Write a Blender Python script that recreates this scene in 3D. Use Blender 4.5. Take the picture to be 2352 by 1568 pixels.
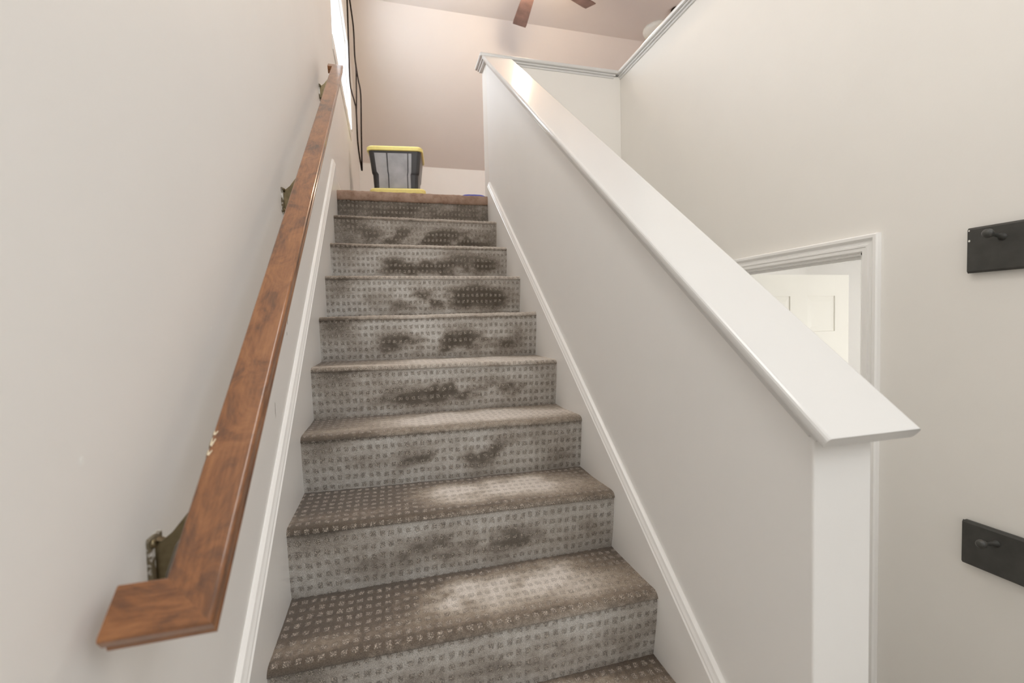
import bpy, bmesh, math, random
from mathutils import Vector, Matrix, noise
from math import pi, sin, cos, tan, atan, exp, radians

# ------------------------------------------------------------------ reset
for o in list(bpy.data.objects):
    bpy.data.objects.remove(o)
scene = bpy.context.scene
COL = scene.collection

# ------------------------------------------------------------------ camera
CAM = Vector((0.27186, -1.02593, 0.71834))
rx, ry, rz = -0.04339, 0.02493, -0.26592      # pitch, roll, yaw about right / forward / up
Rx = Matrix.Rotation(rx, 3, 'X'); Ry = Matrix.Rotation(ry, 3, 'Y'); Rz = Matrix.Rotation(rz, 3, 'Z')
R = Rz @ Rx @ Ry
right, fwd, up = R.col[0], R.col[1], R.col[2]
cam_d = bpy.data.cameras.new('camera')
cam = bpy.data.objects.new('camera', cam_d); COL.objects.link(cam)
M = Matrix((( right.x, up.x, -fwd.x), (right.y, up.y, -fwd.y), (right.z, up.z, -fwd.z))).to_4x4()
M.translation = CAM
cam.matrix_world = M
cam_d.sensor_width = 36; cam_d.lens = 1039.83 / 2352 * 36
cam_d.clip_start = 0.02; cam_d.clip_end = 60
cam_d.dof.use_dof = True; cam_d.dof.focus_distance = 1.55; cam_d.dof.aperture_fstop = 3.5
scene.camera = cam

# ------------------------------------------------------------------ world, lights, exposure
w = bpy.data.worlds.new('world'); scene.world = w; w.use_nodes = True
bg = w.node_tree.nodes['Background']
bg.inputs[0].default_value = (0.86, 0.93, 1.0, 1); bg.inputs[1].default_value = 8.5
scene.view_settings.view_transform = 'Standard'; scene.view_settings.look = 'None'
scene.cycles.diffuse_bounces = 8; scene.cycles.max_bounces = 14
scene.view_settings.exposure = 0.0; scene.view_settings.gamma = 1.0
scene.view_settings.use_curve_mapping = False

def area(name, loc, aim, sx, sy, power, color):
    d = bpy.data.lights.new(name, 'AREA'); d.shape = 'RECTANGLE'; d.size = sx; d.size_y = sy
    d.energy = power; d.color = color
    o = bpy.data.objects.new(name, d); COL.objects.link(o); o.location = loc
    o.rotation_euler = (Vector(aim) - Vector(loc)).to_track_quat('-Z', 'Y').to_euler()
    return o
# added soft fill by the right wall behind the viewer, source unseen
area('right_fill_light', (1.88, -2.2, 1.9), (0.2, -0.9, 1.0), 1.4, 1.9, 49, (0.95, 0.98, 1.0))
# added fill high on the left wall, brightens the half wall and stairs
area('left_high_fill_light', (0.0, -0.35, 3.3), (1.2, -0.2, 0.9), 1.6, 0.8, 37, (1.0, 0.975, 0.93))
# invented light at the loft's right side, brightens the loft
area('loft_fill_light', (4.3, 1.6, 2.6), (0.8, 3.4, 3.6), 1.6, 1.4, 10, (1.0, 0.98, 0.96))
# added overhead fill under the stairwell ceiling, no fixture modelled
area('overhead_fill_light', (1.45, -1.0, 3.9), (1.2, -0.6, 0), 0.6, 0.6, 11, (1.0, 0.98, 0.96))
# bright side room behind the lower door: two added fills brighten it, sources unseen
area('side_room_fill', (3.3, -1.15, 0.1), (2.9, 2.0, 0.2), 1.0, 1.3, 24, (1.0, 0.99, 0.97))
area('side_room_top_fill', (2.6, 1.6, 1.22), (2.6, 1.7, -1), 0.8, 0.8, 5, (1.0, 0.99, 0.97))

# ------------------------------------------------------------------ materials
def mat(name):
    m = bpy.data.materials.new(name); m.use_nodes = True
    nt = m.node_tree; b = nt.nodes['Principled BSDF']
    return m, nt, b
def nd(nt, t, **k):
    n = nt.nodes.new(t)
    for a, v in k.items(): setattr(n, a, v)
    return n
def mathn(nt, op, a, b=None, c=None, clamp=False):
    n = nt.nodes.new('ShaderNodeMath'); n.operation = op; n.use_clamp = clamp
    for i, v in enumerate((a, b, c)):
        if v is None: continue
        if isinstance(v, (int, float)): n.inputs[i].default_value = v
        else: nt.links.new(v, n.inputs[i])
    return n.outputs[0]
def ramp(nt, fac, stops):
    n = nt.nodes.new('ShaderNodeValToRGB'); e = n.color_ramp.elements
    while len(e) < len(stops): e.new(0.5)
    for i, (p, c) in enumerate(stops):
        e[i].position = p; e[i].color = (*c, 1)
    nt.links.new(fac, n.inputs[0]); return n.outputs[0]
def mixc(nt, f, a, b, mode='MIX'):
    n = nt.nodes.new('ShaderNodeMix'); n.data_type = 'RGBA'; n.blend_type = mode
    for i, v in ((0, f), (6, a), (7, b)):
        if isinstance(v, (int, float)): n.inputs[i].default_value = v
        elif isinstance(v, tuple): n.inputs[i].default_value = (*v, 1)
        else: nt.links.new(v, n.inputs[i])
    return n.outputs[2]
def noisen(nt, scale, detail=3, rough=.5, vec=None, w=None):
    n = nt.nodes.new('ShaderNodeTexNoise'); n.inputs['Scale'].default_value = scale
    n.inputs['Detail'].default_value = detail; n.inputs['Roughness'].default_value = rough
    if vec is not None: nt.links.new(vec, n.inputs['Vector'])
    return n
def bump(nt, b, h, strength, dist):
    n = nt.nodes.new('ShaderNodeBump'); n.inputs['Strength'].default_value = strength
    n.inputs['Distance'].default_value = dist
    nt.links.new(h, n.inputs['Height']); nt.links.new(n.outputs[0], b.inputs['Normal'])

def paint(name, col, rough, bscale=60, bstr=.06, var=.03):
    m, nt, b = mat(name)
    tc = nd(nt, 'ShaderNodeTexCoord')
    n1 = noisen(nt, 1.3, 4, .6, tc.outputs['Object'])
    c2 = tuple(c * (1 - var) for c in col)
    nt.links.new(ramp(nt, n1.outputs[0], [(.35, c2), (.65, col)]), b.inputs['Base Color'])
    b.inputs['Roughness'].default_value = rough
    n2 = noisen(nt, bscale, 3, .6, tc.outputs['Object'])
    bump(nt, b, n2.outputs[0], bstr, .004)
    return m
M_WALL = paint('cream_wall_paint', (.865, .853, .835), .5)
M_BEIGE = paint('beige_wall_paint', (.845, .825, .785), .5)
M_WHITE_WALL = paint('white_wall_paint', (.885, .88, .865), .42)
M_CEIL = paint('ceiling_paint', (.82, .765, .73), .8, 90, .1)
M_TRIM = paint('white_trim_paint', (.90, .895, .88), .25, 25, .05, .01)
M_CAP = paint('gloss_cap_paint', (.70, .70, .69), .5, 18, .03, .01)
_b = M_CAP.node_tree.nodes['Principled BSDF']; _b.inputs['Coat Weight'].default_value = .8; _b.inputs['Coat Roughness'].default_value = .13
M_ROOM = paint('side_room_paint', (.9, .89, .87), .6)
M_DOOR = paint('door_paint', (.86, .85, .80), .35, 30, .04, .01)
M_FLOOR = paint('foyer_floor_finish', (.30, .265, .23), .4)

# stained maple
def wood():
    m, nt, b = mat('stained_maple')
    tc = nd(nt, 'ShaderNodeTexCoord'); mp = nd(nt, 'ShaderNodeMapping')
    nt.links.new(tc.outputs['Object'], mp.inputs[0]); mp.inputs['Scale'].default_value = (1, .07, 1)
    g = noisen(nt, 260, 5, .65, mp.outputs[0])
    mp2 = nd(nt, 'ShaderNodeMapping'); nt.links.new(tc.outputs['Object'], mp2.inputs[0])
    mp2.inputs['Scale'].default_value = (1, .45, 1)
    bl = noisen(nt, 24, 6, .68, mp2.outputs[0]); bl.inputs['Distortion'].default_value = 1.0
    big = noisen(nt, 3.1, 2, .5, tc.outputs['Object'])
    f = mathn(nt, 'ADD', mathn(nt, 'MULTIPLY', bl.outputs[0], .85), mathn(nt, 'MULTIPLY', big.outputs[0], .45))
    c = ramp(nt, f, [(.46, (.030, .012, .006)), (.54, (.105, .040, .014)), (.62, (.205, .076, .022)), (.80, (.36, .15, .050))])
    c2 = mixc(nt, .25, c, ramp(nt, g.outputs[0], [(.35, (.08, .028, .010)), (.65, (.36, .16, .065))]), 'MIX')
    nt.links.new(c2, b.inputs['Base Color'])
    b.inputs['Roughness'].default_value = .3
    b.inputs['Coat Weight'].default_value = .4; b.inputs['Coat Roughness'].default_value = .1
    bump(nt, b, g.outputs[0], .12, .001)
    return m
M_WOOD = wood()

def simple(name, col, rough, metal=0, emit=0, ecol=None, var=.06, scale=40):
    m, nt, b = mat(name)
    tc = nd(nt, 'ShaderNodeTexCoord'); n1 = noisen(nt, scale, 3, .5, tc.outputs['Object'])
    nt.links.new(ramp(nt, n1.outputs[0], [(.3, tuple(c * (1 - var) for c in col)), (.7, col)]), b.inputs['Base Color'])
    b.inputs['Roughness'].default_value = rough; b.inputs['Metallic'].default_value = metal
    if emit:
        b.inputs['Emission Color'].default_value = (*(ecol or col), 1); b.inputs['Emission Strength'].default_value = emit
    return m
M_NICKEL = simple('aged_brass', (.26, .215, .13), .3, 1, var=.35, scale=60)
def smeared():
    m, nt, b = mat('smeared_plate'); tc = nd(nt, 'ShaderNodeTexCoord'); n1 = noisen(nt, 45, 3, .6, tc.outputs['Object'])
    nt.links.new(ramp(nt, n1.outputs[0], [(.44, (.78, .77, .74)), (.52, (.16, .13, .08))]), b.inputs['Base Color'])
    b.inputs['Roughness'].default_value = .3; return m
M_PLATE = smeared()
M_BLACK = simple('charcoal_board', (.056, .055, .050), .42, var=.25)
M_TUB = simple('black_plastic', (.030, .030, .033), .33)
M_TUBP = simple('painted_sheen_plastic', (.44, .45, .47), .38, var=.3, scale=9)  # window reflection on the black plastic, put in as grey colour
M_LID = simple('yellow_plastic', (.93, .83, .30), .35)
M_BLUE = simple('blue_cloth', (.07, .09, .42), .8)
M_CORD = simple('dark_brown_cord', (.018, .010, .007), .9)
M_CORD.node_tree.nodes['Principled BSDF'].inputs['Specular IOR Level'].default_value = .1
M_BLADE = simple('walnut_blade', (.30, .18, .15), .35, var=.4, scale=12)
M_GLOW = simple('frosted_lamp_glass', (1, .93, .82), .4, emit=190, ecol=(1, .80, .58))
M_MILK = simple('milk_glass', (.86, .86, .80), .3)
M_VINYL = simple('white_vinyl', (.85, .86, .86), .35)
M_HINGE = simple('satin_metal', (.6, .58, .54), .3, 1)

def glass():
    m, nt, b = mat('window_glass')
    b.inputs['Base Color'].default_value = (1, 1, 1, 1); b.inputs['Roughness'].default_value = 0
    b.inputs['Transmission Weight'].default_value = 1; b.inputs['IOR'].default_value = 1.01
    return m
M_GLASS = glass()

CW, RW = .0235, .0315          # carpet pattern pitch across, along
def carpet():
    m, nt, b = mat('patterned_carpet')
    a = nd(nt, 'ShaderNodeAttribute', attribute_name='cuv')
    wv = nd(nt, 'ShaderNodeAttribute', attribute_name='wear').outputs['Fac']
    tr = nd(nt, 'ShaderNodeAttribute', attribute_name='tread').outputs['Fac']
    nj = noisen(nt, 420, 2, .6, a.outputs['Vector'])
    nj2 = noisen(nt, 35, 2, .6, a.outputs['Vector'])
    sep = nd(nt, 'ShaderNodeSeparateXYZ'); nt.links.new(a.outputs['Vector'], sep.inputs[0])
    sj = nd(nt, 'ShaderNodeSeparateXYZ'); nt.links.new(nj.outputs['Color'], sj.inputs[0])
    sj2 = nd(nt, 'ShaderNodeSeparateXYZ'); nt.links.new(nj2.outputs['Color'], sj2.inputs[0])
    def cell(comp, pitch, j, k):
        v = mathn(nt, 'DIVIDE', comp, pitch)
        v = mathn(nt, 'ADD', v, mathn(nt, 'MULTIPLY', mathn(nt, 'SUBTRACT', sj.outputs[j], .5), .42))
        v = mathn(nt, 'ADD', v, mathn(nt, 'MULTIPLY', mathn(nt, 'SUBTRACT', sj2.outputs[j], .5), .55))
        fr = mathn(nt, 'FRACT', v)
        d = mathn(nt, 'ABSOLUTE', mathn(nt, 'SUBTRACT', fr, .5))
        return mathn(nt, 'MULTIPLY', mathn(nt, 'SUBTRACT', k, d), 14, clamp=True)
    mask = mathn(nt, 'MULTIPLY', cell(sep.outputs[0], CW, 0, .31), cell(sep.outputs[1], RW, 1, .27))
    # wear map broken up by fine noise
    n3 = noisen(nt, 55, 4, .7, a.outputs['Vector'])
    wear = mathn(nt, 'ADD', wv, mathn(nt, 'MULTIPLY', mathn(nt, 'SUBTRACT', n3.outputs[0], .5), .55), clamp=True)
    gt = ramp(nt, wear, [(.0, (.075, .058, .043)), (.28, (.135, .102, .075)), (.5, (.31, .25, .19)), (.72, (.52, .455, .385)), (1, (.72, .655, .59))])
    gr = ramp(nt, wear, [(.0, (.095, .080, .064)), (.28, (.15, .130, .108)), (.5, (.34, .31, .275)), (.72, (.50, .485, .455)), (1, (.66, .65, .625))])
    ground = mixc(nt, tr, gr, gt)
    vor = nd(nt, 'ShaderNodeTexVoronoi'); vor.inputs['Scale'].default_value = 420
    nt.links.new(a.outputs['Vector'], vor.inputs['Vector'])
    sp = ramp(nt, vor.outputs['Distance'], [(.18, (1.75, 1.70, 1.64)), (.50, (.34, .32, .30))])
    dotb = mixc(nt, tr, (.41, .38, .34), (.52, .46, .40))
    dotc = mixc(nt, 1.0, dotb, sp, 'MULTIPLY')
    fine = noisen(nt, 480, 3, .8, a.outputs['Vector'])
    gf = ramp(nt, fine.outputs[0], [(.32, (.38, .38, .38)), (.66, (1.5, 1.5, 1.5))])
    grd = mixc(nt, 1.0, ground, gf, 'MULTIPLY')
    dotc = mixc(nt, mathn(nt, 'MULTIPLY', wear, mathn(nt, 'ADD', mathn(nt, 'MULTIPLY', tr, .25), .38)), dotc, grd)
    c = mixc(nt, mathn(nt, 'MULTIPLY', mask, .92), grd, dotc)
    c = mixc(nt, 1.0, c, (1.17, 1.17, 1.18), 'MULTIPLY')
    nt.links.new(c, b.inputs['Base Color'])
    b.inputs['Roughness'].default_value = .95; b.inputs['Specular IOR Level'].default_value = .15
    b.inputs['Sheen Weight'].default_value = .25; b.inputs['Sheen Roughness'].default_value = .5
    h = mathn(nt, 'ADD', mathn(nt, 'MULTIPLY', mask, -.55), mathn(nt, 'MULTIPLY', fine.outputs[0], .8))
    h = mathn(nt, 'ADD', h, mathn(nt, 'MULTIPLY', mathn(nt, 'MULTIPLY', vor.outputs['Distance'], mask), -.5))
    bump(nt, b, h, .7, .003)
    return m
M_CARPET = carpet()
def brown_carpet():
    m, nt, b = mat('brown_landing_carpet')
    tc = nd(nt, 'ShaderNodeTexCoord')
    n1 = noisen(nt, 22, 5, .7, tc.outputs['Object']); n2 = noisen(nt, 600, 3, .7, tc.outputs['Object'])
    c = ramp(nt, n1.outputs[0], [(.3, (.27, .165, .115)), (.6, (.44, .31, .24))])
    c = mixc(nt, 1.0, c, ramp(nt, n2.outputs[0], [(.3, (.65, .65, .65)), (.7, (1.25, 1.25, 1.25))]), 'MULTIPLY')
    nt.links.new(c, b.inputs['Base Color']); b.inputs['Roughness'].default_value = .95
    bump(nt, b, n2.outputs[0], .6, .004)
    return m
M_BROWN = brown_carpet()

# ------------------------------------------------------------------ object helpers
def link(name, bm, m, parent=None, smooth=False, loc=None, rot=None):
    bmesh.ops.recalc_face_normals(bm, faces=bm.faces)
    me = bpy.data.meshes.new(name); bm.to_mesh(me); bm.free()
    if smooth:
        for p in me.polygons: p.use_smooth = True
    me.materials.append(m)
    o = bpy.data.objects.new(name, me); COL.objects.link(o)
    if parent: o.parent = parent
    if loc: o.location = loc
    if rot: o.rotation_euler = rot
    return o
def tag(o, label=None, cat=None, group=None, kind=None):
    if label: o['label'] = label
    if cat: o['category'] = cat
    if group: o['group'] = group
    if kind: o['kind'] = kind
    return o
def struct(name, bm, m, **k):
    o = link(name, bm, m, **k)
    if not k.get('parent'): o['kind'] = 'structure'
    return o
def empty(name, loc, label, cat, group=None):
    o = bpy.data.objects.new(name, None); COL.objects.link(o); o.location = loc; o.empty_display_size = .1
    return tag(o, label, cat, group)
def box(bm, x0, x1, y0, y1, z0, z1, bev=0, seg=2):
    r = bmesh.ops.create_cube(bm, size=1)
    vs = r['verts']
    for v in vs:
        v.co = Vector(((x0 + x1) / 2 + v.co.x * (x1 - x0), (y0 + y1) / 2 + v.co.y * (y1 - y0), (z0 + z1) / 2 + v.co.z * (z1 - z0)))
    if bev:
        es = list({e for v in vs for e in v.link_edges})
        bmesh.ops.bevel(bm, geom=es, offset=bev, segments=seg, profile=.5, affect='EDGES')
    return bm
def bx(*a, **k): return box(bmesh.new(), *a, **k)
def prism_x(bm, poly, x0, x1):      # polygon in (y,z) extruded along x
    a = [bm.verts.new((x0, y, z)) for y, z in poly]; b = [bm.verts.new((x1, y, z)) for y, z in poly]
    bm.faces.new(a); bm.faces.new(b[::-1]); n = len(poly)
    for i in range(n): bm.faces.new((a[i], b[i], b[(i + 1) % n], a[(i + 1) % n]))
    return bm
def sweep(bm, prof, fn0, fn1):      # closed profile, start and end mapping functions
    a = [bm.verts.new(fn0(p)) for p in prof]; b = [bm.verts.new(fn1(p)) for p in prof]
    n = len(prof); bm.faces.new(a); bm.faces.new(b[::-1])
    for i in range(n): bm.faces.new((a[i], b[i], b[(i + 1) % n], a[(i + 1) % n]))
    return bm
def lathe(bm, prof, n=32, mtx=None):
    rings = []
    for r, z in prof:
        if r < 1e-6: ring = [bm.verts.new((0, 0, z))]
        else: ring = [bm.verts.new((r * cos(2 * pi * k / n), r * sin(2 * pi * k / n), z)) for k in range(n)]
        rings.append(ring)
    vs = [v for r in rings for v in r]
    for A, B in zip(rings, rings[1:]):
        for k in range(n):
            if len(A) == 1 and len(B) == 1: continue
            if len(A) == 1: bm.faces.new((A[0], B[k], B[(k + 1) % n]))
            elif len(B) == 1: bm.faces.new((A[k], A[(k + 1) % n], B[0]))
            else: bm.faces.new((A[k], A[(k + 1) % n], B[(k + 1) % n], B[k]))
    if mtx is not None:
        for v in vs: v.co = mtx @ v.co
    return bm
def tube(bm, pts, r, n=8):
    pts = [Vector(p) for p in pts]; rings = []
    rr = r if isinstance(r, (list, tuple)) else [r] * len(pts)
    ref = Vector((1, .3, .1)).normalized()
    for i, p in enumerate(pts):
        t = (pts[min(i + 1, len(pts) - 1)] - pts[max(i - 1, 0)]).normalized()
        s = t.cross(ref).normalized(); u = s.cross(t)
        rings.append([bm.verts.new(p + (s * cos(2 * pi * k / n) + u * sin(2 * pi * k / n)) * rr[i]) for k in range(n)])
    for A, B in zip(rings, rings[1:]):
        for k in range(n): bm.faces.new((A[k], A[(k + 1) % n], B[(k + 1) % n], B[k]))
    bm.faces.new(rings[0][::-1]); bm.faces.new(rings[-1])
    return bm
def spline(pts, k=6):
    P = [Vector(p) for p in pts]; P = [2 * P[0] - P[1]] + P + [2 * P[-1] - P[-2]]; out = []
    for i in range(1, len(P) - 2):
        for j in range(k):
            t = j / k
            out.append(.5 * ((2 * P[i]) + (P[i + 1] - P[i - 1]) * t + (2 * P[i - 1] - 5 * P[i] + 4 * P[i + 1] - P[i + 2]) * t * t + (3 * P[i] - P[i - 1] - 3 * P[i + 1] + P[i + 2]) * t ** 3))
    out.append(P[-2]); return out

# ------------------------------------------------------------------ dimensions
W = .9344                     # clear stair width, x from 0 to W
XL = -.02                     # left wall face
XP0, XP1 = .954, 1.083        # sloping half wall
XR = 1.935                    # stairwell right wall face
YB0, YB1 = 1.955, 2.085       # back half wall
ZF, ZU = -1.14, 1.545         # foyer floor, landing floor
ZC = 4.0                      # ceiling
YC, YK, ZK = 3.87, 5.3, 2.85  # ceiling bends down at YC to the knee wall at YK
SL = .8

# ------------------------------------------------------------------ shell
struct('floor', bx(-.2, 4.8, -3.4, 2.4, ZF - .1, ZF), M_FLOOR)
bm = bmesh.new()
box(bm, XL, 4.7, YB1, YK + .1, ZU - .25, ZU); box(bm, XL, XP1, 1.985, YB1, ZU - .25, ZU - .001)
struct('floor_landing', bm, M_BROWN)
struct('floor_loft', bx(XR + .08, 4.7, -3.3, YB1, ZU - .2, ZU), M_BROWN)
struct('ceiling', bx(-.2, 4.8, -3.4, YC, ZC, ZC + .1), M_CEIL)
bm = bmesh.new(); prism_x(bm, [(YC, ZC), (YK + .12, ZK - (ZC - ZK) / (YK - YC) * .12), (YK + .12, ZK + .15), (YC, ZC + .14)], -.2, 4.8)
struct('ceiling_slope', bm, M_CEIL)
struct('wall_far', bx(-.2, 4.8, YK, YK + .12, ZU - .3, ZK + .05), M_WALL)
# left wall with window opening
WY0, WY1, WZ0, WZ1 = 2.28, 3.80, 2.66, 3.52
bm = bmesh.new()
box(bm, XL - .16, XL, -3.4, WY0, ZF, ZC); box(bm, XL - .16, XL, WY1, YK + .1, ZF, ZC)
box(bm, XL - .16, XL, WY0, WY1, ZF, WZ0); box(bm, XL - .16, XL, WY0, WY1, WZ1, ZC)
struct('wall_left', bm, M_WALL)
struct('wall_loft', bx(4.7, 4.8, -3.4, YK + .1, ZF, ZC), M_WALL)
# back wall with foyer window opening
struct('wall_back', bx(-.2, 4.8, -3.4, -3.3, ZF, ZC), M_WALL)
# right wall of the stairwell: doorway with side room, open above to the loft
DY0, DY1, DZ = .224, .885, .936
T = .08
ZCAP = 2.475
bm = bmesh.new()
box(bm, XR, XR + T, -3.3, DY0, ZF, ZCAP - .03); box(bm, XR, XR + T, DY1, YB1, ZF, ZCAP - .03)
box(bm, XR, XR + T, DY0, DY1, DZ, ZCAP - .03)
struct('wall_right', bm, M_BEIGE)
# back half wall at stair head
struct('wall_rear', bx(XP0, XR, YB0, YB1, ZF, ZCAP - .03, bev=.003), M_BEIGE)
# landing wall below, closing the void under the stairs
# sloping half wall beside the stairs
top = lambda y: .862 + SL * y
YE = -.433
bm = bmesh.new()
yt = (ZCAP - .03 - .862) / SL
yt = min(yt, YB0)
prism_x(bm, [(YE, ZF), (YB0, ZF), (YB0, ZCAP - .03), (yt, top(yt)), (YE, top(YE))], XP0, XP1)
es = [e for e in bm.edges if all(abs(v.co.y - YE) < 1e-4 for v in e.verts) and abs(e.verts[0].co.x - e.verts[1].co.x) < 1e-4]
bmesh.ops.bevel(bm, geom=es, offset=.004, segments=3, profile=.5, affect='EDGES')
struct('wall_stair', bm, M_WHITE_WALL)

# ---- sloping cap : board + two stepped mouldings under it, along local frame of the slope
ang = atan(SL); ca, sa = cos(ang), sin(ang)
def slope_pt(x, s, n, o):          # s along slope, n normal
    return Vector((x, o[0] + s * ca - n * sa, o[1] + s * sa + n * ca))
def roundrect(x0, x1, n0, n1, r, k=4):
    out = []
    for cx, cy, a0 in ((x1 - r, n1 - r, 0), (x0 + r, n1 - r, 90), (x0 + r, n0 + r, 180), (x1 - r, n0 + r, 270)):
        for i in range(k + 1):
            a = radians(a0 + 90 * i / k); out.append((cx + r * cos(a), cy + r * sin(a)))
    return out
o0 = (-.487, .915 + SL * -.487)    # front nose of the cap on its top plane
S1 = (1.935 - o0[0]) / ca          # length to the level cap
bm = bmesh.new()
def capboard(x0, x1, n0, n1, r, s0, vert_end=True):
    prof = roundrect(x0, x1, n0, n1, r)
    sweep(bm, prof, lambda p: slope_pt(p[0], s0, p[1], o0),
          lambda p: slope_pt(p[0], S1 + p[1] * sa / ca + .01, p[1], o0))
capboard(.922, 1.122, -.024, 0, .0095, 0)
capboard(.934, 1.106, -.033, -.022, .003, .018)
capboard(.944, 1.093, -.045, -.031, .004, .036)
es = [e for e in bm.edges if all((v.co - slope_pt(v.co.x, 0, 0, o0)).length < .03 for v in e.verts) and abs(e.verts[0].co.x - e.verts[1].co.x) > .05]
bmesh.ops.bevel(bm, geom=es, offset=.008, segments=3, profile=.5, affect='EDGES')
cap = struct('trim_1', bm, M_CAP)
for p in cap.data.polygons: p.use_smooth = False
# ---- level caps
def levelcap(bm, x0, x1, y0, y1, ztop):
    box(bm, x0, x1, y0, y1, ztop - .024, ztop, bev=.008, seg=3)
    box(bm, x0 + .014, x1 - .014, y0 + .014, y1 - .014, ztop - .036, ztop - .023, bev=.003)
    box(bm, x0 + .024, x1 - .024, y0 + .024, y1 - .024, ztop - .05, ztop - .034, bev=.003)
bm = bmesh.new(); levelcap(bm, .91, XR - .03, 1.925, 2.115, ZCAP)
struct('trim_2', bm, M_CAP)
bm = bmesh.new(); levelcap(bm, XR - .032, XR + .115, -3.25, 2.115, ZCAP + .001)
struct('trim_3', bm, M_CAP)

# ---- skirt boards with moulded top edge
def skirt(name, xw, sgn, c, y0, y1):
    # xw wall face, board projects sgn
    bm = bmesh.new(); t = .02 * sgn
    top = lambda y: c + SL * y
    # section from bottom up, in (offset from wall, height below top)
    sec = [(0, -.42), (t, -.42), (t, -.030), (t * .86, -.026), (t * .80, -.020), (t * .62, -.012), (t * .5, -.004), (t * .2, 0), (0, 0)]
    a = [bm.verts.new((xw + p[0], y0, top(y0) + p[1])) for p in sec]
    b = [bm.verts.new((xw + p[0], y1, top(y1) + p[1])) for p in sec]
    bm.faces.new(a); bm.faces.new(b[::-1])
    for i in range(len(sec)):
        j = (i + 1) % len(sec); bm.faces.new((a[i], b[i], b[j], a[j]))
    return struct(name, bm, M_TRIM)
skirt('baseboard_left', XL, 1, .180, -1.25, 1.935)
skirt('baseboard_right', XP0, -1, .100, YE + .005, 1.93)
struct('baseboard_landing', bx(XL, XL + .014, 1.96, YK, ZU, ZU + .10, bev=.003), M_TRIM)
struct('baseboard_far', bx(XL + .016, 4.69, YK - .014, YK, ZU, ZU + .10, bev=.003), M_TRIM)

# ---- window in left wall
wn = struct('window_1', bmesh.new(), M_VINYL)
bm = bmesh.new()
fx0, fx1 = XL - .050, XL - .022
for y0, y1, z0, z1 in ((WY0, WY0 + .012, WZ0, WZ1), (WY1 - .012, WY1, WZ0, WZ1), (WY0, WY1, WZ0, WZ0 + .012), (WY0, WY1, WZ1 - .012, WZ1)):
    box(bm, fx0, fx1, y0, y1, z0, z1, bev=.004)
link('window_frame', bm, M_VINYL, parent=wn)
link('window_pane', bx(XL - .040, XL - .036, WY0 + .015, WY1 - .015, WZ0 + .015, WZ1 - .015), M_GLASS, parent=wn)
bm = bmesh.new()
box(bm, XL - .02, XL + .006, WY0 - .02, WY1 + .05, WZ0 - .02, WZ0 + .002, bev=.005)
link('window_sill', bm, M_TRIM, parent=wn)
bm = bmesh.new()
box(bm, XL, XL + .007, WY0 - .02, WY1 + .04, WZ0 - .10, WZ0 - .0195, bev=.002)
box(bm, XL, XL + .014, WY1 + .004, WY1 + .06, WZ0 + .003, WZ1 + .06, bev=.003)
link('window_casing', bm, M_TRIM, parent=wn)
# added window frames around the right and left wall fills, out of view
def frame_yz(x0, x1, y0, y1, z0, z1, w_):
    bm = bmesh.new()
    for a, b_, c, d in ((y0 - w_, y0, z0 - w_, z1 + w_), (y1, y1 + w_, z0 - w_, z1 + w_), (y0, y1, z0 - w_, z0), (y0, y1, z1, z1 + w_)):
        box(bm, x0, x1, a, b_, c, d, bev=.004)
    return bm
struct('fill_frame_right', frame_yz(XR - .03, XR, -2.9, -1.5, .95, 2.38, .06), M_VINYL)
struct('fill_frame_left', frame_yz(XL, XL + .02, -1.15, .45, 2.9, 3.7, .05), M_VINYL)

# ---- lower doorway: casing, jamb, open panelled leaf, bright room behind
bm = bmesh.new()
cprof = [(.0, 0), (.0, .009), (.004, .013), (.016, .013), (.018, .016), (.024, .016), (.027, .012), (.038, .012), (.041, .017), (.046, .0215), (.056, .0215), (.060, .017), (.060, 0)]
st = []
for w_, d_ in cprof:
    st.append([bm.verts.new((XR - d_, y, z)) for y, z in ((DY0 - w_, ZF), (DY0 - w_, DZ + w_), (DY1 + w_, DZ + w_), (DY1 + w_, ZF))])
for A, B in zip(st, st[1:]):
    for q in range(3): bm.faces.new((A[q], A[q + 1], B[q + 1], B[q]))
struct('trim_4', bm, M_TRIM)
bm = bmesh.new()
box(bm, XR - .002, XR + T + .004, DY0 - .004, DY0 + .008, ZF, DZ); box(bm, XR - .002, XR + T + .004, DY1 - .008, DY1 + .004, ZF, DZ)
box(bm, XR - .002, XR + T + .004, DY0, DY1, DZ - .008, DZ + .004)
box(bm, XR + .03, XR + .045, DY0 + .008, DY1 - .008, DZ - .02, DZ - .008); box(bm, XR + .03, XR + .045, DY0 + .008, DY0 + .018, ZF, DZ - .008)
struct('trim_5', bm, M_TRIM)
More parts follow.
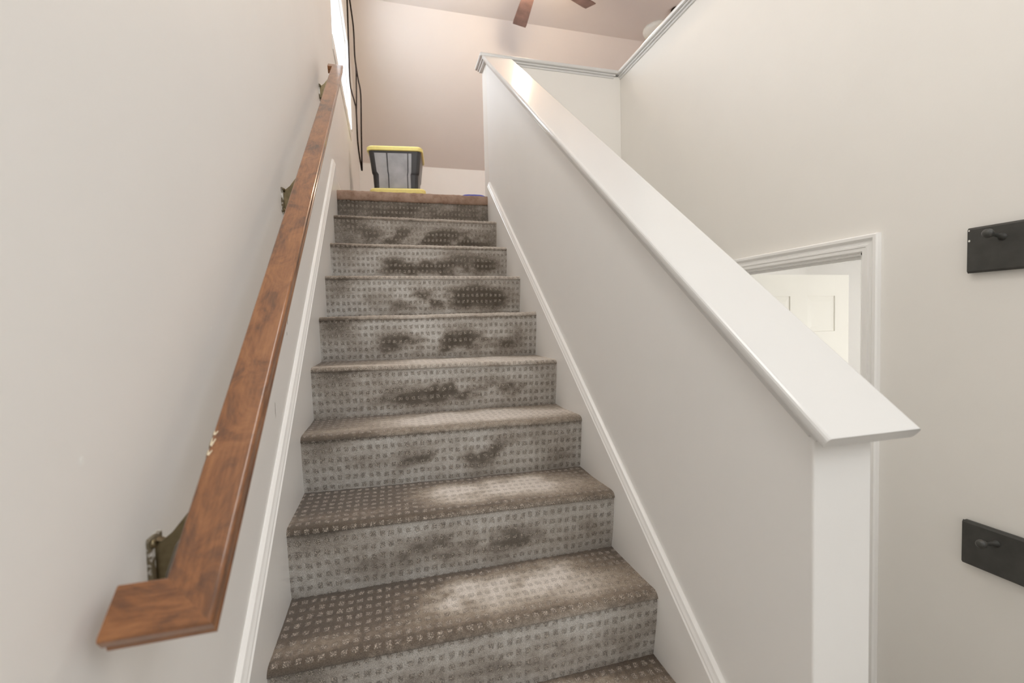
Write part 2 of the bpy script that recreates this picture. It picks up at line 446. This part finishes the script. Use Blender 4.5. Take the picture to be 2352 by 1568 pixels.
# leaf, facing the viewer at y = .86
LX0, LX1, LZ0, LZ1, LY = 2.02, 2.677, ZF + .01, .926, .86
dr = struct('door_1', bmesh.new(), M_DOOR)
bm = bmesh.new(); box(bm, LX0, LX1, LY + .006, LY + .03, LZ0, LZ1)
cols = ((LX0, 2.110), (2.283, 2.396), (2.581, LX1))
pz = [(.627, .814), (-.12, .52), (-.92, -.26)]
for x0, x1 in cols: box(bm, x0, x1, LY, LY + .008, LZ0, LZ1, bev=.0015)
zz = [(.814, LZ1), (.52, .627), (-.26, -.12), (LZ0, -.92)]
for z0, z1 in zz:
    for x0, x1 in ((2.108, 2.285), (2.394, 2.583)): box(bm, x0, x1, LY, LY + .008, z0, z1, bev=.0015)
link('door_leaf', bm, M_DOOR, parent=dr)
for z0, z1 in pz:
    for x0, x1 in ((2.110, 2.283), (2.396, 2.581)):
        bm = bmesh.new()
        # raised field with sloping margins
        a = [bm.verts.new(p) for p in ((x0, LY + .0065, z0), (x1, LY + .0065, z0), (x1, LY + .0065, z1), (x0, LY + .0065, z1))]
        m_ = .028
        c = [bm.verts.new(p) for p in ((x0 + m_, LY + .001, z0 + m_), (x1 - m_, LY + .001, z0 + m_), (x1 - m_, LY + .001, z1 - m_), (x0 + m_, LY + .001, z1 - m_))]
        for i in range(4): bm.faces.new((a[i], a[(i + 1) % 4], c[(i + 1) % 4], c[i]))
        bm.faces.new(c)
        link('raised_panel', bm, M_DOOR, parent=dr)
bm = bmesh.new(); Mh = Matrix.Translation((2.625, LY, -.15)) @ Matrix.Rotation(pi / 2, 4, 'X')
lathe(bm, [(0, 0), (.028, 0), (.028, .006), (.011, .010), (.011, .03), (.024, .038), (.027, .05), (.02, .06), (0, .063)], 24, Mh)
link('door_knob', bm, M_HINGE, parent=dr, smooth=True)
# side room shell
bm = bmesh.new()
box(bm, 4.0, 4.08, -1.2, 2.4, ZF, 1.3); box(bm, XR + T, 4.08, 2.3, 2.4, ZF, 1.3); box(bm, XR + T, 4.08, -1.3, -1.2, ZF, 1.3)
struct('wall_side_room', bm, M_ROOM)
struct('ceiling_side_room', bx(XR + T, 4.08, -1.3, 2.4, 1.28, 1.34), M_ROOM)

# ------------------------------------------------------------------ carpeted stairs
nose = {0: (.001, .000, -.004), 1: (.233, .198, .181), 2: (.471, .381, .373), 3: (.714, .573, .561), 4: (.965, .758, .763),
        5: (1.213, .953, .953), 6: (1.468, 1.146, 1.144), 7: (1.695, 1.341, 1.337), 8: (1.935, 1.540, 1.545)}
for i in range(-5, 0): nose[i] = (.2374 * i, .19 * i, .19 * i)
random.seed(4)
def gauss(a, s): return exp(-(a / s) ** 2)
def fbm(x, y, z, k=3):
    s = 0; a = 1; t = 0
    for _ in range(k):
        s += a * noise.noise(Vector((x, y, z))); t += a; a *= .55; x *= 2.1; y *= 2.1
    return s / t
def wear_tread(i, x, d):
    """x 0..W, d 0 at back (riser above) .. 1 at nosing"""
    s = i * 7.3
    v = .17 + .10 * fbm(x * 4, d * 1.5, s)
    cx = .47 + .03 * sin(i * 2.1)
    p = gauss(x - cx + .03, .13) * gauss(d - .50, .30) + .9 * gauss(x - cx - .21, .12) * gauss(d - .42, .28)
    p *= 1.2 + 1.9 * fbm(x * 10, d * 3.4, s + 3)
    v += .62 * max(0, p)
    v += .27 * gauss(d - .62, .24) * min(1, max(0, (x - .3) / .3)) * (1 + fbm(x * 5, d * 2, s + 9))
    v += .20 * gauss(d - .86, .14) * (.9 + .9 * fbm(x * 6, 0, s + 5))
    if i >= 2: v += .28 * gauss(d - .55, .4) * min(1, x / .25) + .08
    if i >= 3: v += .34 * gauss(d - 1.0, .12)
    v += .10 * gauss(x - W + .12, .22)
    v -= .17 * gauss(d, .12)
    return v
def wear_riser(i, x, h):
    """h 0 bottom .. 1 top"""
    s = i * 5.7 + 40
    v = .69 + .28 * fbm(x * 6, h * 1.6, s)
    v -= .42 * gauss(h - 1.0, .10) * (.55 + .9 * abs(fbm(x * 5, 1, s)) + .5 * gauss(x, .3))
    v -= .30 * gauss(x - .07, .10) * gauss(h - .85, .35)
    amp = {0: .36, 1: .55, 2: .72, 3: .85, 4: .95, 5: .95, 6: .95, 7: .95}.get(i, .4)
    n = fbm(x * 7.5, h * 1.9, s + 11) * 1.9 + .12
    env = (gauss(x - .45, .25) + .55 * gauss(x - .75, .14)) * gauss(h - (.38 if i > 2 else .42), .26)
    v -= amp * env * min(1.15, max(0, n + .28))
    if i in (5, 6): v -= .35 * gauss(x - .72, .17) * gauss(h - .55, .3)
    if i == 8: v -= .42 * (.8 + .6 * fbm(x * 8, h, s))
    if i == 7: v -= .18
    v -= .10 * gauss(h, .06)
    return v
stairs = empty('staircase', (W / 2, 0, ZF), 'straight carpeted staircase with worn grey-brown square-dot carpet climbing between white skirt boards', 'stairs')
def make_step(i, parent):
    detail = i >= -1
    ny, zl, zr = nose[i]
    NX = 200 if detail else 24
    prof = []   # (y, dz from nose z, kind, param)
    r = .017
    zb_l, zb_r = (nose[i - 1][1], nose[i - 1][2]) if (i - 1) in nose else (zl - .19, zr - .19)
    H = ((zl - zb_l) + (zr - zb_r)) / 2
    lean = .022
    nr = 34 if detail else 4
    # riser from bottom to just under the nosing
    for k in range(nr + 1):
        t = k / nr; h = t * (H - r * 1.2)
        prof.append((ny + r * .25 + lean * (1 - t) ** 1.6, -(H - h) - (.008 if k == 0 else 0), 0, h / H))
    na = 10 if detail else 3
    for k in range(1, na + 1):
        a = radians(-10 + 100 * k / na)
        prof.append((ny + r - r * 1.02 * cos(a), -r + r * sin(a) - .0006, .2 + .8 * k / na, None))
    if i < 8:
        yb = nose[i + 1][0] + .040
        nt_ = 44 if detail else 4
        for k in range(1, nt_ + 1):
            t = k / nt_; y = ny + r + (yb - ny - r) * t
            prof.append((y, -.002 * sin(pi * t), 1, 1 - t))
    else:
        for k in range(1, 4): prof.append((ny + r + .004 * k, 0, 1, .9))
    s = 0; acc = []
    for k, p in enumerate(prof):
        if k: s += math.hypot(p[0] - prof[k - 1][0], p[1] - prof[k - 1][1])
        acc.append(s)
    verts = []; wear = []; tr = []; uv = []
    for k, (y, dz, kd, par) in enumerate(prof):
        for j in range(NX + 1):
            x = -.003 + (W + .006) * j / NX
            f = j / NX
            z = (zl + (zr - zl) * f)
            zb = (zb_l + (zb_r - zb_l) * f)
            zz_ = z + dz if kd > 0 else zb + (z - zb) * (1 + dz / H)
            # gentle sag and pile irregularity
            bulge = .0018 * noise.noise(Vector((x * 9, acc[k] * 9, i * 3.1))) + .0011 * noise.noise(Vector((x * 60, acc[k] * 60, i * 3.1)))
            verts.append((x, y - (bulge if kd < 1 else 0), zz_ + (bulge if kd > 0 else 0)))
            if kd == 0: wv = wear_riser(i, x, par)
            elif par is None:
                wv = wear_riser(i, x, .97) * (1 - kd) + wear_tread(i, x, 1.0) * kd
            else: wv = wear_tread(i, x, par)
            wear.append(max(0, min(1, wv))); tr.append(min(1, kd)); uv.append((x + .011 * i, acc[k] + i * .0137, 0))
    faces = []
    for k in range(len(prof) - 1):
        for j in range(NX):
            a = k * (NX + 1) + j; faces.append((a, a + 1, a + NX + 2, a + NX + 1))
    me = bpy.data.meshes.new('carpeted_step'); me.from_pydata(verts, [], faces); me.update()
    for nm, vals in (('wear', wear), ('tread', tr)):
        at = me.attributes.new(nm, 'FLOAT', 'POINT'); at.data.foreach_set('value', vals)
    at = me.attributes.new('cuv', 'FLOAT_VECTOR', 'POINT'); at.data.foreach_set('vector', [c for v in uv for c in v])
    for p in me.polygons: p.use_smooth = True
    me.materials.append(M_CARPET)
    o = bpy.data.objects.new('carpeted_step', me); COL.objects.link(o)
    o.parent = parent; o.location = -parent.location
    return o
stairs_loc = stairs.location.copy()
for i in range(-5, 9): make_step(i, stairs)
# brown landing carpet rolled over the top nosing
bm = bmesh.new(); NX = 120; rows = []
ny, zl, zr = nose[8]
prof = [(.012, -.052), (.000, -.054), (-.007, -.046), (-.011, -.026), (-.0095, -.010), (-.004, 0), (.006, .006), (.02, .008), (.05, .008), (.16, .006)]
for k, (dy, dz) in enumerate(prof):
    row = []
    for j in range(NX + 1):
        f = j / NX; x = -.002 + (W + .004) * f
        z = zl + (zr - zl) * f
        b_ = .0022 * noise.noise(Vector((x * 40, k * .9, 2))) + (.003 * noise.noise(Vector((x * 25, 5, 1))) if k < 3 else 0)
        row.append(bm.verts.new((x, ny + dy - b_, z + dz + b_)))
    rows.append(row)
for A, B in zip(rows, rows[1:]):
    for j in range(NX): bm.faces.new((A[j], A[j + 1], B[j + 1], B[j]))
o = link('landing_carpet_edge', bm, M_BROWN, parent=stairs, smooth=True); o.location = -stairs_loc
o['label'] = 'plain brown carpet edge rolled over the top nosing'

# ------------------------------------------------------------------ handrail
hr = empty('handrail', (.071, -.538, .4356), 'stained brown wooden handrail with mitred returns on the left wall', 'handrail')
hr.rotation_euler = (ang, 0, 0)
L = (1.475 + .538) / ca
# profile in (u across, n normal) : moulded top board over a narrower base
hw = .026
P_ = []
for a in range(0, 91, 18): P_.append((hw - .004 + .004 * cos(radians(a)), -.004 + .004 * sin(radians(a))))
for a in range(90, 181, 18): P_.append((-hw + .004 + .004 * cos(radians(a)), -.004 + .004 * sin(radians(a))))
P_ += [(-hw, -.014), (-hw + .003, -.017), (-hw + .004, -.020), (-hw + .002, -.022), (-hw + .001, -.026), (-hw + .005, -.033), (-hw + .008, -.036),
       (hw - .008, -.036), (hw - .005, -.033), (hw - .001, -.026), (hw - .002, -.022), (hw - .004, -.020), (hw - .003, -.017), (hw, -.014)]
bm = bmesh.new()
sweep(bm, P_, lambda p: Vector((p[0], hw - p[0], p[1])), lambda p: Vector((p[0], L - (hw - p[0]), p[1])))
link('rail', bm, M_WOOD, parent=hr)
def ret(yc, s, xend):
    # s=+1: lower end (outer face at y=0), s=-1: upper end
    bm = bmesh.new()
    # profile u -> y ; outer edge u=+hw is at the end of the rail
    sweep(bm, P_, lambda p: Vector((xend - .071, yc - s * p[0], p[1])), lambda p: Vector((p[0], yc - s * p[0], p[1])))
    # swap axes so the grain follows the return
    o = link('end_return', bm, M_WOOD_R, parent=hr)
    return o
M_WOOD_R = M_WOOD.copy(); M_WOOD_R.name = 'stained_maple_cross'
for n in M_WOOD_R.node_tree.nodes:
    if n.type == 'MAPPING':
        s_ = n.inputs['Scale'].default_value; n.inputs['Scale'].default_value = (s_[1], s_[0], s_[2])
ret(hw, 1, .004)
ret(L - hw, -1, .026)
# worn pale chips on the edge
bm = bmesh.new()
for yy, ww in ((.205, .006), (.222, .009), (.236, .005)):
    vs = [bm.verts.new((-hw - .0006, yy + ww * cos(a), -.006 + .0045 * sin(a) * (1 + .2 * sin(3 * a)))) for a in [k * pi / 4 for k in range(8)]]
    vt = [bm.verts.new((-hw + .003, yy + ww * .8 * cos(a), .0003 + 0 * a)) for a in (0, pi * .5, pi)]
    bm.faces.new(vs)
    t = [bm.verts.new((-hw + .004, yy - ww, .0004)), bm.verts.new((-hw + .0005, yy - ww * .6, -.001)), bm.verts.new((-hw + .0005, yy + ww * .7, -.001)), bm.verts.new((-hw + .0065, yy + ww * .3, .0004))]
    bm.faces.new(t); [bm.verts.remove(v) for v in vt]
link('chipped_edge', bm, simple('bare_pale_wood', (.75, .65, .48), .6), parent=hr)['label'] = 'pale bare wood where the stain has chipped off'
# brackets
def bracket(yw, drop):
    """yw: world y on the wall"""
    zr_ = .866 + SL * yw - .036 / ca      # rail underside height over this y
    zc = zr_ - drop
    inv = Matrix.Translation(hr.location) @ Matrix.Rotation(ang, 4, 'X')
    inv = inv.inverted()
    br = None
    bm = bmesh.new()
    # arm: web bent from the plate up and out to the saddle
    arm = [(.004, -.036), (.010, -.036), (.014, -.018), (.026, .018), (.046, .048), (.072, .066), (.092, .070), (.092, .084), (.075, .080), (.045, .062), (.024, .036), (.012, .026), (.004, .030)]
    arm = [(XL + x, zc + z * drop / .088) for x, z in arm]
    a = [bm.verts.new((x, yw - .006, z)) for x, z in arm]; b = [bm.verts.new((x, yw + .006, z)) for x, z in arm]
    n = len(arm)
    bm.faces.new(a); bm.faces.new(b[::-1])
    for i in range(n): bm.faces.new((a[i], b[i], b[(i + 1) % n], a[(i + 1) % n]))
    for v in bm.verts: v.co = inv @ v.co
    br = link('bracket', bm, M_NICKEL, parent=hr)
    bm = bmesh.new(); box(bm, XL - .001, XL + .005, yw - .016, yw + .016, zc - .040, zc + .034, bev=.0025)
    for v in bm.verts: v.co = inv @ v.co
    link('wall_plate', bm, M_PLATE, parent=br)['label'] = 'wall plate smeared with white wall paint'
    for dz in (-.032, .027):
        bm = bmesh.new()
        lathe(bm, [(0, 0), (.0055, 0), (.0055, .002), (.004, .004), (0, .005)], 12, Matrix.Translation((XL + .005, yw - .012, zc + dz)) @ Matrix.Rotation(pi / 2, 4, 'Y'))
        for v in bm.verts: v.co = inv @ v.co
        link('screw', bm, M_NICKEL, parent=br, smooth=True)
    bm = bmesh.new(); box(bm, XL + .066, XL + .094, yw - .02, yw + .02, -.002, .001, bev=.0005)
    for v in bm.verts: v.co.z += zr_ + SL * (v.co.y - yw)
    for v in bm.verts: v.co = inv @ v.co
    link('saddle', bm, M_NICKEL, parent=br)
for yw, dp in ((-.375, .088), (.475, .100), (1.462, .095)): bracket(yw, dp)

# ------------------------------------------------------------------ hook rails on the right wall
def hook_rail(zc, label, first):
    root = empty('hook_rail', (XR, -.56, zc), label, 'coat hooks', 'hook rails on the right wall')
    t = .02; h = .135 / 2; y0, y1 = -.47, .47
    bm = bmesh.new()
    sec = [(0, -h + .004), (-t * .45, -h + .004), (-t * .5, -h + .010), (-t * .8, -h + .002), (-t, -h + .008),
           (-t, h - .008), (-t * .8, h - .002), (-t * .5, h - .010), (-t * .45, h - .004), (0, h - .004)]
    a = [bm.verts.new((x, y0, z)) for x, z in sec]; b = [bm.verts.new((x, y1, z)) for x, z in sec]
    bm.faces.new(a); bm.faces.new(b[::-1])
    for i in range(len(sec)): bm.faces.new((a[i], b[i], b[(i + 1) % len(sec)], a[(i + 1) % len(sec)]))
    link('board', bm, M_BLACK, parent=root)
    if first:
        for zz_, rr_ in ((h - .010, .0035), (.028, .0045)):
            bm = bmesh.new()
            vs = [bm.verts.new((-t - .0004 + .002 * (k % 2) * 0, .4695 - rr_ * (.9 + .6 * cos(a_)), zz_ + rr_ * .8 * sin(a_))) for k, a_ in enumerate([q * pi / 3 for q in range(6)])]
            bm.faces.new(vs)
            link('paint_chip', bm, M_MILK, parent=root)['label'] = 'white chip in the dark paint at the end'
    for k in range(5):
        bm = bmesh.new()
        Mp = Matrix.Translation((-t, .392 - .196 * k, .028)) @ Matrix.Rotation(-pi / 2 + .12, 4, 'Y')
        lathe(bm, [(0, -.004), (.0105, -.004), (.0105, .001), (.0075, .004), (.0052, .018), (.0048, .034), (.0062, .044), (.0105, .050), (.0128, .057), (.0115, .064), (.006, .0685), (0, .0695)], 24, Mp)
        link('peg', bm, M_BLACK, parent=root, smooth=True)
    return root
hook_rail(.892, 'charcoal wooden peg rail on the right wall beside the door casing, the upper one', True)
hook_rail(.027, 'charcoal wooden peg rail low on the right wall near the bottom right, the lower one', False)

# ------------------------------------------------------------------ storage totes on landing
def tote(loc, label, rot=0):
    root = empty('storage_tote', loc, label, 'storage box', 'stacked black totes on the landing'); root.rotation_euler = (0, 0, rot)
    Hh = .385; Wt, Dt = .240, .20           # half sizes at the rim
    def rr(hw_, hd, z, rad, k=6):
        return [(x, y, z) for x, y in roundrect(-hw_, hw_, -hd, hd, rad, k)]
    bm = bmesh.new(); rings = []
    for sx, z, rad in ((.82, 0, .03), (.835, .012, .035), (.86, .13, .035), (.895, .15, .035), (.985, .345, .035), (1.0, .352, .04), (1.0, .362, .04)):
        rings.append([bm.verts.new(p) for p in rr(Wt * sx, Dt * (1 - (1 - sx) * .6), z, rad)])
    n = len(rings[0])
    for A, B in zip(rings, rings[1:]):
        for i in range(n): bm.faces.new((A[i], A[(i + 1) % n], B[(i + 1) % n], B[i]))
    bm.faces.new(rings[0][::-1]); bm.faces.new(rings[-1])
    tub = link('tub', bm, M_TUB, parent=root)
    # front and back end panels, three bays divided by black ribs
    for s in (-1, 1):
        for x0, x1, x0b, x1b in ((-.185, -.078, -.150, -.068), (-.066, .112, -.058, .103), (.122, .150, .112, .135)):
            bm = bmesh.new()
            def yy(z): # face y at height z
                sx = .82 + (.985 - .82) * (z / .345) if z > .15 else .835 + .06 * z / .15
                return s * (Dt * (1 - (1 - sx) * .6) + .002)
            lv = [(x0b, x1b, .006), (x0b * .985 + x0 * .015, x1b, .13), (x0b * .5 + x0 * .5, x1b * .5 + x1 * .5, .155), (x0, x1, .325)]
            rows = []
            for xa, xb, z in lv:
                rows.append([bm.verts.new((xa + (xb - xa) * t / 4, yy(z), z)) for t in range(5)])
            for A, B in zip(rows, rows[1:]):
                for t in range(4): bm.faces.new((A[t], A[t + 1], B[t + 1], B[t]))
            link('end_panel', bm, M_TUBP, parent=tub)['label'] = 'smooth end panel between black ribs, grey sheen painted in'
    bm = bmesh.new(); rings = []
    for hw_, z in ((Wt + .004, .346), (Wt + .012, .350), (Wt + .014, .376), (Wt + .006, .387), (Wt - .012, .389), (Wt - .02, .386)):
        rings.append([bm.verts.new(p) for p in rr(hw_, Dt + hw_ - Wt, z, .055)])
    for A, B in zip(rings, rings[1:]):
        for i in range(n): bm.faces.new((A[i], A[(i + 1) % n], B[(i + 1) % n], B[i]))
    bm.faces.new(rings[0][::-1]); bm.faces.new(rings[-1])
    link('lid', bm, M_LID, parent=root, smooth=False)['label'] = 'bright yellow snap-on lid'
    return root
t_ = tote((.425, 3.53, ZU + .002), 'bottom black tote of the stack, only its yellow lid showing over the top stair', -.12); t_.scale = (1, 1, 1.10)
tote((.410, 3.53, ZU + .002 + .389 * 1.10), 'black tote with bright yellow lid, top of the stack on the landing', -.12).scale = (1, 1, .98)

# blue heap of cloth on the landing floor
bm = bmesh.new(); NXc, NYc = 36, 16; rows = []
for a in range(NYc + 1):
    row = []
    for b_ in range(NXc + 1):
        u_, v_ = b_ / NXc * 2 - 1, a / NYc * 2 - 1
        rr_ = max(0, 1 - (abs(u_) ** 2.6 + abs(v_) ** 2.6) * .98)
        z = .108 * rr_ ** .42 + .008 * noise.noise(Vector((u_ * 3.5, v_ * 3, 1))) * rr_ ** .3
        row.append(bm.verts.new((u_ * .15, v_ * .11, max(.0, z))))
    rows.append(row)
for A, B in zip(rows, rows[1:]):
    for i in range(NXc): bm.faces.new((A[i], A[i + 1], B[i + 1], B[i]))
o = link('folded_cloth', bm, M_BLUE, smooth=True, loc=(.91, 2.30, ZU + .001))
tag(o, 'bright blue folded cloth on the landing floor by the half wall', 'cloth')

# ------------------------------------------------------------------ cords hanging by the loft window
YH = 3.62
bm = bmesh.new()
s1 = [(.008, 4.0), (.007, 3.79), (.004, 3.385), (.003, 3.045), (.016, 2.94), (.031, 2.88), (.042, 2.83), (.050, 2.78), (.054, 2.46), (.080, 2.21)]
s2 = [(.015, 4.0), (.031, 3.79), (.053, 3.55), (.055, 3.31), (.063, 3.19), (.078, 3.07), (.096, 2.93), (.089, 2.58), (.082, 2.21)]
s3 = [(.055, 3.31), (.062, 3.18), (.0605, 3.06), (.057, 2.92), (.051, 2.77)]
for s_, off in ((s1, 0), (s2, .004), (s3, .008)):
    tube(bm, spline([(x, YH + off, z) for x, z in s_], 5), .007 if s_ is not s3 else .006, 8)
o = link('hanging_cord', bm, M_CORD, smooth=True)
tag(o, 'thin dark brown looped cords hanging beside the bright upper window', 'cord')

# ------------------------------------------------------------------ ceiling fan over the loft
fan = empty('ceiling_fan', (1.62, 2.83, ZC), 'dark walnut ceiling fan with glowing lamp, blade tips showing above the half wall', 'ceiling fan')
bm = bmesh.new(); lathe(bm, [(0, 0), (.075, 0), (.07, -.035), (.03, -.05), (.014, -.055), (.014, -.14), (0, -.14)], 32); link('canopy', bm, M_BLADE, parent=fan, smooth=True)
bm = bmesh.new(); lathe(bm, [(0, -.13), (.05, -.135), (.095, -.16), (.105, -.20), (.10, -.25), (.07, -.275), (0, -.28)], 32); link('motor_housing', bm, M_BLADE, parent=fan, smooth=True)
bm = bmesh.new(); lathe(bm, [(0, -.276), (.045, -.278), (.062, -.31), (.066, -.345), (.055, -.375), (.03, -.395), (0, -.40)], 32); link('lamp_bowl', bm, M_GLOW, parent=fan, smooth=True)
for k in range(5):
    a = radians(90 - 4 - 64 * k if k < 2 else 90 - 4 - 72 * k + 4)
    bm = bmesh.new(); N = 12; up_, lo = [], []
    for i in range(N + 1):
        t = i / N; x = .16 + .53 * t; wd = (.050 + .020 * t) * (1 if t < .93 else .93)
        up_.append((x, wd)); lo.append((x, -wd))
    poly = lo + up_[::-1]
    va = [bm.verts.new((x, y, -.262 + y * .21)) for x, y in poly]; vb = [bm.verts.new((x, y, -.270 + y * .21)) for x, y in poly]
    bm.faces.new(va); bm.faces.new(vb[::-1])
    for i in range(len(poly)): bm.faces.new((va[i], vb[i], vb[(i + 1) % len(poly)], va[(i + 1) % len(poly)]))
    bl = link('blade', bm, M_BLADE, parent=fan); bl.rotation_euler = (0, 0, a)
    bm = bmesh.new(); box(bm, .08, .22, -.018, .018, -.274, -.266, bev=.002)
    link('blade_iron', bm, M_NICKEL, parent=bl)

# dome fixture and dark canopy on the loft ceiling, peeping over the right wall cap
bm = bmesh.new(); lathe(bm, [(0, 0), (.16, 0), (.165, -.02), (.15, -.05), (.10, -.085), (0, -.10)], 40)
o = link('ceiling_dome_light', bm, M_MILK, smooth=True, loc=(3.345, 3.62, ZC)); tag(o, 'white round dome light on the loft ceiling above the right wall cap', 'ceiling light')
bm = bmesh.new(); lathe(bm, [(0, 0), (.06, 0), (.06, -.03), (.04, -.05), (.02, -.06), (0, -.062)], 32)
o = link('ceiling_fitting', bm, M_CORD, smooth=True, loc=(3.36, 3.29, ZC)); tag(o, 'small dark round fitting on the loft ceiling near the white dome', 'ceiling fitting')

# small nicks and scuffs in the paint of the left wall
M_NICK = simple('pale_filler', (.9, .9, .88), .6); M_SCUFF = simple('grey_scuff', (.22, .19, .16), .7)
wl = bpy.data.objects['wall_left']
for y, z, a, b_, m in ((-.497, .594, .004, .005, M_NICK), (-.144, .720, .0025, .0035, M_NICK), (.467, .736, .0025, .010, M_SCUFF), (.452, .700, .002, .006, M_SCUFF), (.269, .506, .0015, .022, M_SCUFF), (-.03, 1.42, .002, .003, M_NICK)):
    bm = bmesh.new(); n = 10
    f = [bm.verts.new((XL + .0003, y + a * cos(2 * pi * k / n) * (1 + .3 * sin(k * 2.3)), z + b_ * sin(2 * pi * k / n) * (1 + .2 * sin(k * 1.7)))) for k in range(n)]
    c = bm.verts.new((XL + .0008, y, z))
    for k in range(n): bm.faces.new((f[k], f[(k + 1) % n], c))
    link('paint_nick', bm, m, parent=wl)
